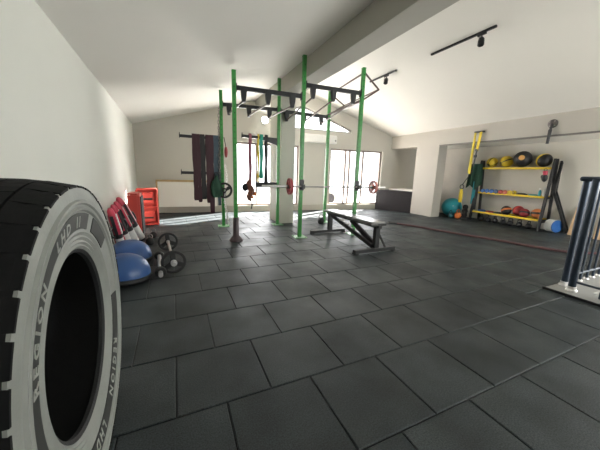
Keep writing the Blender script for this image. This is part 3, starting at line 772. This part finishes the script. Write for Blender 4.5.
# ------------------------------------------------------------------ storage rack
rk = root('storage_rack', (8.12, 4.32, 0), 'black storage rack with three yellow shelves by right wall', 'storage rack')
ya, yb = 3.52, 5.16
SH = [(.255, 7.98, .40), (.81, 8.06, .32), (1.50, 8.12, .26)]     # z, front x, depth
for y in (ya-.03, yb+.03):
    MB().beam((7.95, y, .0), (8.13, y, 1.72), .05, .07, up=(1,0,0)).build('front_upright', black_m, rk, bevel=.004, world=True)
    MB().beam((8.36, y, .0), (8.20, y, 1.72), .05, .06, up=(1,0,0)).build('rear_upright', black_m, rk, bevel=.004, world=True)
    MB().beam((7.98, y, .22), (8.34, y, .22), .045, .045).beam((8.05, y, .80), (8.28, y, .80), .045, .045).beam((8.13, y, 1.68), (8.2, y, 1.68), .045, .045).build('side_brace', black_m, rk, bevel=.003, world=True)
for z, xf, dp in SH:
    s_ = MB().box((xf, (ya+yb)/2, z), (.035, yb-ya, .05)).build('shelf_rail', yellow_m, rk, bevel=.004, world=True)
    MB().box((xf+dp/2+.01, (ya+yb)/2, z-.012), (dp-.03, yb-ya, .02)).build('shelf_deck', yellow_m if z > 1.4 else dark_m, rk, bevel=.002, world=True)
    MB().box((xf+dp-.02, (ya+yb)/2, z+.01), (.025, yb-ya, .05)).build('rear_rail', yellow_m, rk, bevel=.003, world=True)
# extra leaning frame and battle rope tail at the right end
def medball(loc, rr, base_m, pat_m, label, kind, rot=(0,0,0)):
    r = root('medicine_ball', loc, label, 'medicine ball', 'medicine balls on the rack'); r.rotation_euler = rot
    MB().sphere((0,0,0), rr, 28, 18).build('ball_skin', base_m, r, 80)
    R2 = rr*1.006
    if kind == 'panels':       # six meridian panels
        for k in range(4):
            mb = MB(); a0 = PI/2*k + .12; a1 = a0 + PI/2 - .24
            g = [[mb.b.verts.new(Vector((R2*math.sin(t_)*math.cos(a), R2*math.sin(t_)*math.sin(a), R2*math.cos(t_)))) for a in (a0+(a1-a0)*i/8 for i in range(9))] for t_ in (.35+(PI-.7)*j/14 for j in range(15))]
            for j in range(14):
                for i in range(8): mb.b.faces.new((g[j][i], g[j+1][i], g[j+1][i+1], g[j][i+1]))
            mb.build('coloured_panel', pat_m, r, 80)
    elif kind == 'label':
        mb = MB(); pr = [(R2*math.sin(t_), R2*math.cos(t_)) for t_ in (.0, .08, .16, .24, .32)]; pr[0] = (0, R2)
        mb.lathe(pr, (0,0,0), (-1,-.35,.15), 24); mb.build('round_label', pat_m, r, 80)
    elif kind == 'belt':
        mb = MB(); pr = [(R2*math.cos(t_), R2*math.sin(t_)) for t_ in (-.2, -.1, 0, .1, .2)]
        mb.lathe(pr, (0,0,0), (0,1,.3), 32); mb.build('colour_belt', pat_m, r, 80)
    return r
zt = 1.533
medball((8.25, 4.98, zt+.135), .135, bblack_m, byellow_m, 'yellow and black ball at left end of top shelf', 'panels', (.5, .9, .3))
medball((8.235, 4.60, zt+.15), .15, bblack_m, byellow_m, 'bright yellow ball with black seams, second on top shelf', 'panels', (1.2, .3, .8))
medball((8.185, 4.20, zt+.20), .20, bblack_m, mat('orange_label', (.75, .40, .12), .5), 'largest black ball with round label on top shelf', 'label')
medball((8.22, 3.75, zt+.16), .16, bblack_m, byellow_m, 'black ball with yellow stripe at right end of top shelf', 'belt', (0, 0, -.7))
zb_ = .268
medball((8.12, 4.34, zb_+.12), .12, bblack_m, orange_m, 'dark ball with orange belt on bottom shelf', 'belt', (.9, .4, .3))
medball((8.25, 4.12, zb_+.135), .13, dred_m, red_m, 'red ball at back of bottom shelf', 'belt', (.2, .9, 0))
medball((8.10, 3.90, zb_+.11), .11, dred_m, bblack_m, 'small dark red ball in front of red ball', 'belt', (1.2, .4, 0))
medball((8.17, 3.66, zb_+.125), .125, mat('orange_skin', (.60, .20, .06), .5), bblack_m, 'orange ball at right end of bottom shelf', 'belt', (1.3, .2, .4))
# small dumbbells on the middle shelf
def dbell(loc, m_, label, s=1.0, rz=0):
    r = root('hex_dumbbell', loc, label, 'dumbbell', 'small coloured dumbbells on the middle shelf'); r.rotation_euler = (0, 0, rz)
    for x in (-1, 1): MB().lathe([(0, -.03*s), (.028*s, -.03*s), (.036*s, -.02*s), (.036*s, .02*s), (.028*s, .03*s), (0, .03*s)], (x*.06*s, 0, .034*s), (1,0,0), 6).build('head', m_, r)
    MB().cyl((-.05*s, 0, .034*s), (.05*s, 0, .034*s), .013*s, n=10).build('grip', chrome_m, r, 40)
    return r
mz = .812
cols = [(5.00, blues_m, 'leftmost blue'), (4.88, blues_m, 'second blue'), (4.76, blues_m, 'third blue'), (4.64, mat('slate_vinyl', (.06, .1, .2), .4), 'slate'), (4.52, red_m, 'left red'), (4.41, mat('coral_vinyl', (.65, .16, .1), .4), 'coral red'), (4.30, byellow_m, 'yellow')]
for y, m_, nm in cols: dbell((8.16, y, mz), m_, nm + ' dumbbell in the row on middle shelf', 1.55)
def disc(loc, rr, h, m_, label, name='balance_disc'):
    o = MB().lathe([(0, 0), (rr*.9, 0), (rr, h*.3), (rr*.96, h*.7), (rr*.6, h), (0, h)], n=28).build(name, m_, smooth=50); o.location = loc
    return tag(o, label, 'balance disc' if name == 'balance_disc' else 'sliding disc')
disc((8.18, 4.08, mz), .12, .055, rubber_m, 'black inflated disc on middle shelf next to yellow dumbbell')
disc((8.18, 3.82, mz), .11, .05, teal_m, 'teal inflated disc on middle shelf near right end')
def bottle(loc, m_, cap, label, h=.2, rr=.03):
    r = root('spray_bottle', loc, label, 'bottle')
    MB().lathe([(0, 0), (rr, 0), (rr, h*.65), (rr*.45, h*.82), (rr*.45, h*.88), (0, h*.88)], n=18).build('body', m_, r, 50)
    MB().lathe([(0, h*.86), (rr*.6, h*.86), (rr*.6, h), (0, h)], n=14).box((-.02, 0, h*1.0), (.06, .018, .03)).build('trigger_cap', cap, r, 40)
bottle((8.10, 3.66, mz), teal_m, wvinyl_m, 'blue spray bottle on middle shelf', .20)
bottle((8.12, 3.58, mz), wvinyl_m, wvinyl_m, 'white spray bottle at right end of middle shelf', .22)
# left part of the bottom shelf
disc((8.13, 4.98, zb_), .11, .05, blues_m, 'blue inflated disc at left end of bottom shelf')
disc((8.10, 4.74, zb_), .11, .045, dred_m, 'dark red inflated disc on bottom shelf')
disc((8.14, 4.56, zb_), .10, .04, slate_m, 'slate inflated disc between red disc and dark ball')
# kettlebells in a row on the floor under the rack
spots = [4.95, 4.76, 4.57, 4.37, 4.18, 3.97, 3.76]
nm = ['leftmost', 'second', 'third', 'middle', 'third from right', 'second from right', 'rightmost']
k0 = root('kettlebell', (8.0, spots[0], 0), '', 'kettlebell', 'kettlebells on the floor under the rack'); ketl(k0, black_m, .68)
for i, y in enumerate(spots):
    lb = nm[i] + ' black kettlebell on floor under the rack'
    if i == 0: k0['label'] = lb; k0.location = (8.10, y, 0)
    else: dup(k0, (8.10, y, 0), lb, (0, 0, i*.5))

# glove hanging on the right upright
r = root('boxing_glove', (8.05, 3.60, 1.27), 'red and black glove hanging on right end of the rack', 'glove')
MB().sphere((0, 0, 0), .075, sq=(.8, .8, 1.25)).sphere((0, .05, .03), .035, sq=(.8, .9, 1.4)).build('mitt', kvinyl_m, r, 60)
MB().cyl((0, 0, .07), (0, .01, .16), .045, .05).build('cuff', rvinyl_m, r, 40)
MB().torus((0, .01, .19), (1, 0, 0), .03, .006).build('hanging_loop', kvinyl_m, r)

# long bands and clothes hanging at the left end of the rack
def drape(loc, w_, h, m_, label, name, cat, folds=4, depth=.04, bottom=.0):
    mb = MB(); n, mm = 18, 10; g = []
    for sgn in (1, -1):
        gg = []
        for j in range(mm+1):
            v = j/mm; row = []
            for i in range(n+1):
                u = i/n; wd = w_*(.75+.25*v); y = (u-.5)*wd
                x = math.sin(u*PI*folds)*depth*(.3+.7*v)*.5 + sgn*(.012+depth*.3*math.sin(PI*u))
                zz = -h*v*(1-bottom*math.sin(u*9+1)*.12)
                row.append(mb.b.verts.new((x, y, zz)))
            gg.append(row)
        g.append(gg)
    for gg in g:
        for j in range(mm):
            for i in range(n): mb.b.faces.new((gg[j][i], gg[j][i+1], gg[j+1][i+1], gg[j+1][i]))
    A, B = g
    for j in range(mm):
        for i in (0, n): mb.b.faces.new((A[j][i], A[j+1][i], B[j+1][i], B[j][i]))
    for i in range(n):
        for j in (0, mm): mb.b.faces.new((A[j][i], A[j][i+1], B[j][i+1], B[j][i]))
    o = mb.build(name, m_, smooth=60); o.location = loc; return tag(o, label, cat)
drape((7.98, 5.24, 1.62), .46, .66, dgreen_m, 'dark green net bag hanging on left end of rack', 'net_bag', 'bag', 5, .09, 1)
drape((7.99, 5.22, 1.12), .10, .66, teal_m, 'long teal band hanging below dark green bag', 'exercise_band', 'band', 2, .03)
drape((7.97, 5.12, 1.05), .07, .74, grey_m, 'black band hanging on the left rack upright', 'exercise_band', 'band', 2, .03)
r = root('resistance_tube', (7.80, 5.47, .70), 'yellow tube handle hanging on left end of rack', 'tube handle')
MB().lathe([(0, -.22), (.045, -.21), (.055, -.1), (.05, .08), (.03, .18), (.0, .19)], n=16).build('grip', yellow_m, r, 50)
MB().torus((0, 0, .25), (1, 0, 0), .06, .012).build('loop', kvinyl_m, r)
MB().sweep([(0, 0, .30), (.08, -.14, .62), (.20, -.20, .90)], .012, 8).build('cord', kvinyl_m, r)
r = root('dumbbell_rack', (7.90, 5.30, 0), 'small black stand with round weights at left rack foot', 'weight stand')
MB().box((0, 0, .03), (.25, .28, .04)).box((0, 0, .22), (.04, .04, .38)).build('stand', black_m, r, bevel=.004)
for z in (.12, .24, .36): MB().lathe([(0, -.03), (.07, -.03), (.075, 0), (.07, .03), (0, .03)], (-.06, 0, z), (1,0,.2), 20).build('round_weight', rubber_m, r, 40)
r = root('kettlebell', (7.78, 5.46, 0), 'orange kettlebell on floor at left end of rack', 'kettlebell'); ketl(r, orange_m, .95)
r = root('kettlebell', (7.66, 5.62, 0), 'dark teal kettlebell between gym ball and orange kettlebell', 'kettlebell'); ketl(r, mat('dark_teal', (.02, .09, .11), .4), .8)
r = root('gym_ball', (7.97, 5.84, .29), 'turquoise gym ball on the floor by the column', 'gym ball')
mb = MB().sphere((0, 0, 0), .29, 36, 24); mb.build('ball_skin', teal_m, r, 80)
mb = MB()
for k in range(-3, 4):
    t_ = k*.13; mb.torus((0, 0, math.sin(t_)*.29), (0,0,1), math.cos(t_)*.29, .003, 40, 5)
mb.build('grip_ridge', teal_m, r, 60)
MB().cyl((-.20, -.195, .065), (-.21, -.203, .067), .013, n=10).build('plug', wvinyl_m, r)

# ladder frame leaning beside the rack, mat roll, plywood boards
r = root('leaning_frame', (8.15, 3.25, 0), 'dark steel frame leaning beside right end of rack', 'frame')
MB().beam((8.22, 3.40, 1.64), (8.20, 3.43, .95), .05, .05).beam((8.20, 3.43, .95), (8.28, 3.08, .02), .05, .05).build('front_leg', black_m, r, bevel=.004, world=True)
MB().beam((8.34, 3.46, 1.68), (8.30, 3.44, .98), .045, .045).beam((8.30, 3.44, .98), (8.37, 3.08, .02), .045, .045).build('rear_leg', black_m, r, bevel=.004, world=True)
MB().cyl((8.20, 3.43, .95), (8.30, 3.44, .98), .02).cyl((8.22, 3.40, 1.60), (8.34, 3.46, 1.64), .02).cyl((8.26, 3.11, .12), (8.36, 3.11, .12), .018).build('crossbar', black_m, r, 40, world=True)
r = root('foam_roller', (8.21, 3.33, .152), 'short white roll with blue end on floor right of rack', 'roll')
ax = Vector((-.3, -.95, 0)).normalized(); r.rotation_euler = Vector((0,0,1)).rotation_difference(ax).to_euler()
MB().lathe([(.05, -.08), (.15, -.08), (.15, .09), (.05, .09)], n=32, closed=True).build('roll_body', wvinyl_m, r, 40)
MB().lathe([(0, .085), (.145, .085), (.15, .10), (.144, .115), (0, .105)], n=32).build('blue_end', blues_m, r, 40)
def board(y0, y1, h, label):
    loc = (8.2, (y0+y1)/2, 0); r = root('plywood_board', loc, label, 'board', 'plywood boards leaning on the right wall')
    mb = MB().beam((-.0, 0, .0), (.185, 0, h), y1-y0, .018, up=(1,0,0)); mb.build('sheet', ply_m, r, bevel=.002)
board(2.80, 3.03, .64, 'plywood board leaning on right wall nearest the rack')
board(2.30, 2.60, .74, 'plywood board on right wall seen through the railing balusters')

# suspension straps on the header
r = root('suspension_trainer', (7.08, 4.70, 2.37), 'yellow suspension straps hanging from header hook above the rack', 'suspension straps')
MB().box((0, 0, 0), (.08, .22, .035)).cyl((.04, 0, 0), (-.02, 0, -.01), .02).build('anchor', black_m, r, bevel=.004)
MB().beam((-.03, .08, -.02), (-.02, .10, -1.05), .045, .012, up=(1,0,0)).beam((-.045, .08, -.02), (-.035, .125, -1.02), .03, .01, up=(1,0,0)).build('yellow_strap', yel_m, r)
MB().beam((-.03, -.06, -.01), (-.02, -.01, -.46), .06, .02, up=(1,0,0)).build('webbing', yellow_m, r)
MB().beam((-.02, -.01, -.44), (-.01, .03, -.86), .03, .02, up=(1,0,0)).box((-.02, -.005, -.45), (.05, .06, .05)).box((-.015, .01, -.60), (.04, .06, .06)).build('buckle_strap', kvinyl_m, r)
r = root('wall_anchor', (7.12, 3.22, 2.36), 'round steel wall plate with black handle on header', 'wall mount')
MB().lathe([(0, 0), (.085, 0), (.085, .02), (.06, .035), (0, .035)], (0, 0, 0), (-1,0,0), 24).build('round_plate', mat('dull_iron', (.12,.11,.11), .45, .7), r, 40)
mb = MB()
for k in range(4): a_ = PI/2*k+.7; mb.cyl((-.02, math.cos(a_)*.06, math.sin(a_)*.06), (-.045, math.cos(a_)*.06, math.sin(a_)*.06), .012, n=6)
mb.build('bolt', steel_m, r)
MB().cyl((-.03, 0, 0), (-.06, 0, -.12), .022).cyl((-.06, 0, -.12), (-.08, .0, -.40), .032, .026).build('handle', kvinyl_m, r, 40)

# ------------------------------------------------------------------ battle rope
pts = [(5.05, 5.39), (5.13, 5.1), (5.26, 4.78), (5.36, 4.45), (5.44, 4.12), (5.60, 3.60), (5.78, 3.12), (5.84, 2.75), (5.95, 2.45), (6.08, 2.20), (6.45, 1.98), (6.95, 1.9)]
P_ = catmull([(x, y, .026) for x, y in pts], 14); mb = MB()
# resample by length and twist three strands
seg = [0]
for a, b_ in zip(P_[:-1], P_[1:]): seg.append(seg[-1]+(b_-a).length)
N = int(seg[-1]/.03); Q = []
j = 0
for i in range(N+1):
    s_ = seg[-1]*i/N
    while j < len(seg)-2 and seg[j+1] < s_: j += 1
    t_ = (s_-seg[j])/(seg[j+1]-seg[j]); Q.append(P_[j].lerp(P_[j+1], t_))
for k in range(3):
    L_ = []
    for i, q in enumerate(Q):
        d = (Q[min(i+1, N)]-Q[max(i-1, 0)]).normalized(); sd_ = Vector((-d.y, d.x, 0)); a = i*.03/.16*2*PI + k*2*PI/3
        L_.append(q + sd_*math.cos(a)*.012 + Vector((0,0,1))*math.sin(a)*.012)
    mb.sweep(L_, .0135, 7)
rp = root('battle_rope', (5.05, 5.39, 0), 'thick dark red braided rope snaking across the floor', 'rope')
mb.build('strands', rope_m, rp, 60, world=True)
d0 = (Q[0]-Q[3]).normalized()
MB().cyl(Q[0]-d0*.22, Q[0]+d0*.02, .0262, n=14).build('end_grip', kvinyl_m, rp, 40, world=True)

# ------------------------------------------------------------------ stair railing
rl = root('stair_railing', (4.05, 1.40, 0), 'dark metal balustrade round the stair opening at right', 'railing')
H_ = 1.25
def post(x, y, r_=.034):
    p = MB().cyl((x, y, .02), (x, y, H_), r_, n=24).build('post', rail_m, rl, 40, world=True)
    MB().lathe([(r_, 0), (r_*1.5, 0), (r_*1.5, .012), (r_*1.15, .022), (r_*1.15, .05), (r_, .052)], (x, y, .022), (0,0,1), 24, closed=True).build('collar', chrome_m, p, 40, world=True)
post(4.09, 1.44); post(3.97, 1.33)
post(6.9, 1.44); post(3.97, -1.4)
mb = MB().cyl((3.98, 1.44, H_), (6.95, 1.44, H_), .026, n=20).build('handrail', rail_m, rl, 40, world=True)
MB().cyl((3.97, 1.44, H_), (3.97, -1.5, H_), .026, n=20).build('handrail', rail_m, rl, 40, world=True)
MB().cyl((4.09, 1.44, .13), (6.9, 1.44, .13), .012, n=10).cyl((3.97, 1.33, .13), (3.97, -1.4, .13), .012, n=10).build('lower_rail', rail_m, rl, 40, world=True)
x = 4.30
while x < 6.85:
    p = MB().cyl((x, 1.44, .02), (x, 1.44, H_), .013, n=12).build('baluster', rail_m, rl, 40, world=True)
    MB().lathe([(.012, 0), (.026, 0), (.026, .01), (.018, .02), (.012, .02)], (x, 1.44, .022), (0,0,1), 14, closed=True).build('collar', chrome_m, p, 40, world=True)
    x += .165
y = 1.10
while y > -1.35:
    p = MB().cyl((3.97, y, .02), (3.97, y, H_), .013, n=12).build('baluster', rail_m, rl, 40, world=True)
    y -= .165

# outdoor unit on the terrace
r = root('outdoor_unit', (5.15, 8.75, -.07), 'grey outdoor unit seen through the left pane of the glazed doors', 'outdoor unit')
MB().box((0, 0, .35), (.5, .3, .66)).build('casing', mat('unit_grey', (.45, .45, .42), .5), r, bevel=.01)
MB().lathe([(0, 0), (.17, 0), (.18, .02), (.16, .025), (0, .01)], (-.02, -.15, .40), (0, -1, 0), 28).build('fan_grille', dark_m, r, 40)
MB().box((-.18, 0, .01), (.05, .3, .03)).box((.18, 0, .01), (.05, .3, .03)).build('foot', rubber_m, r)
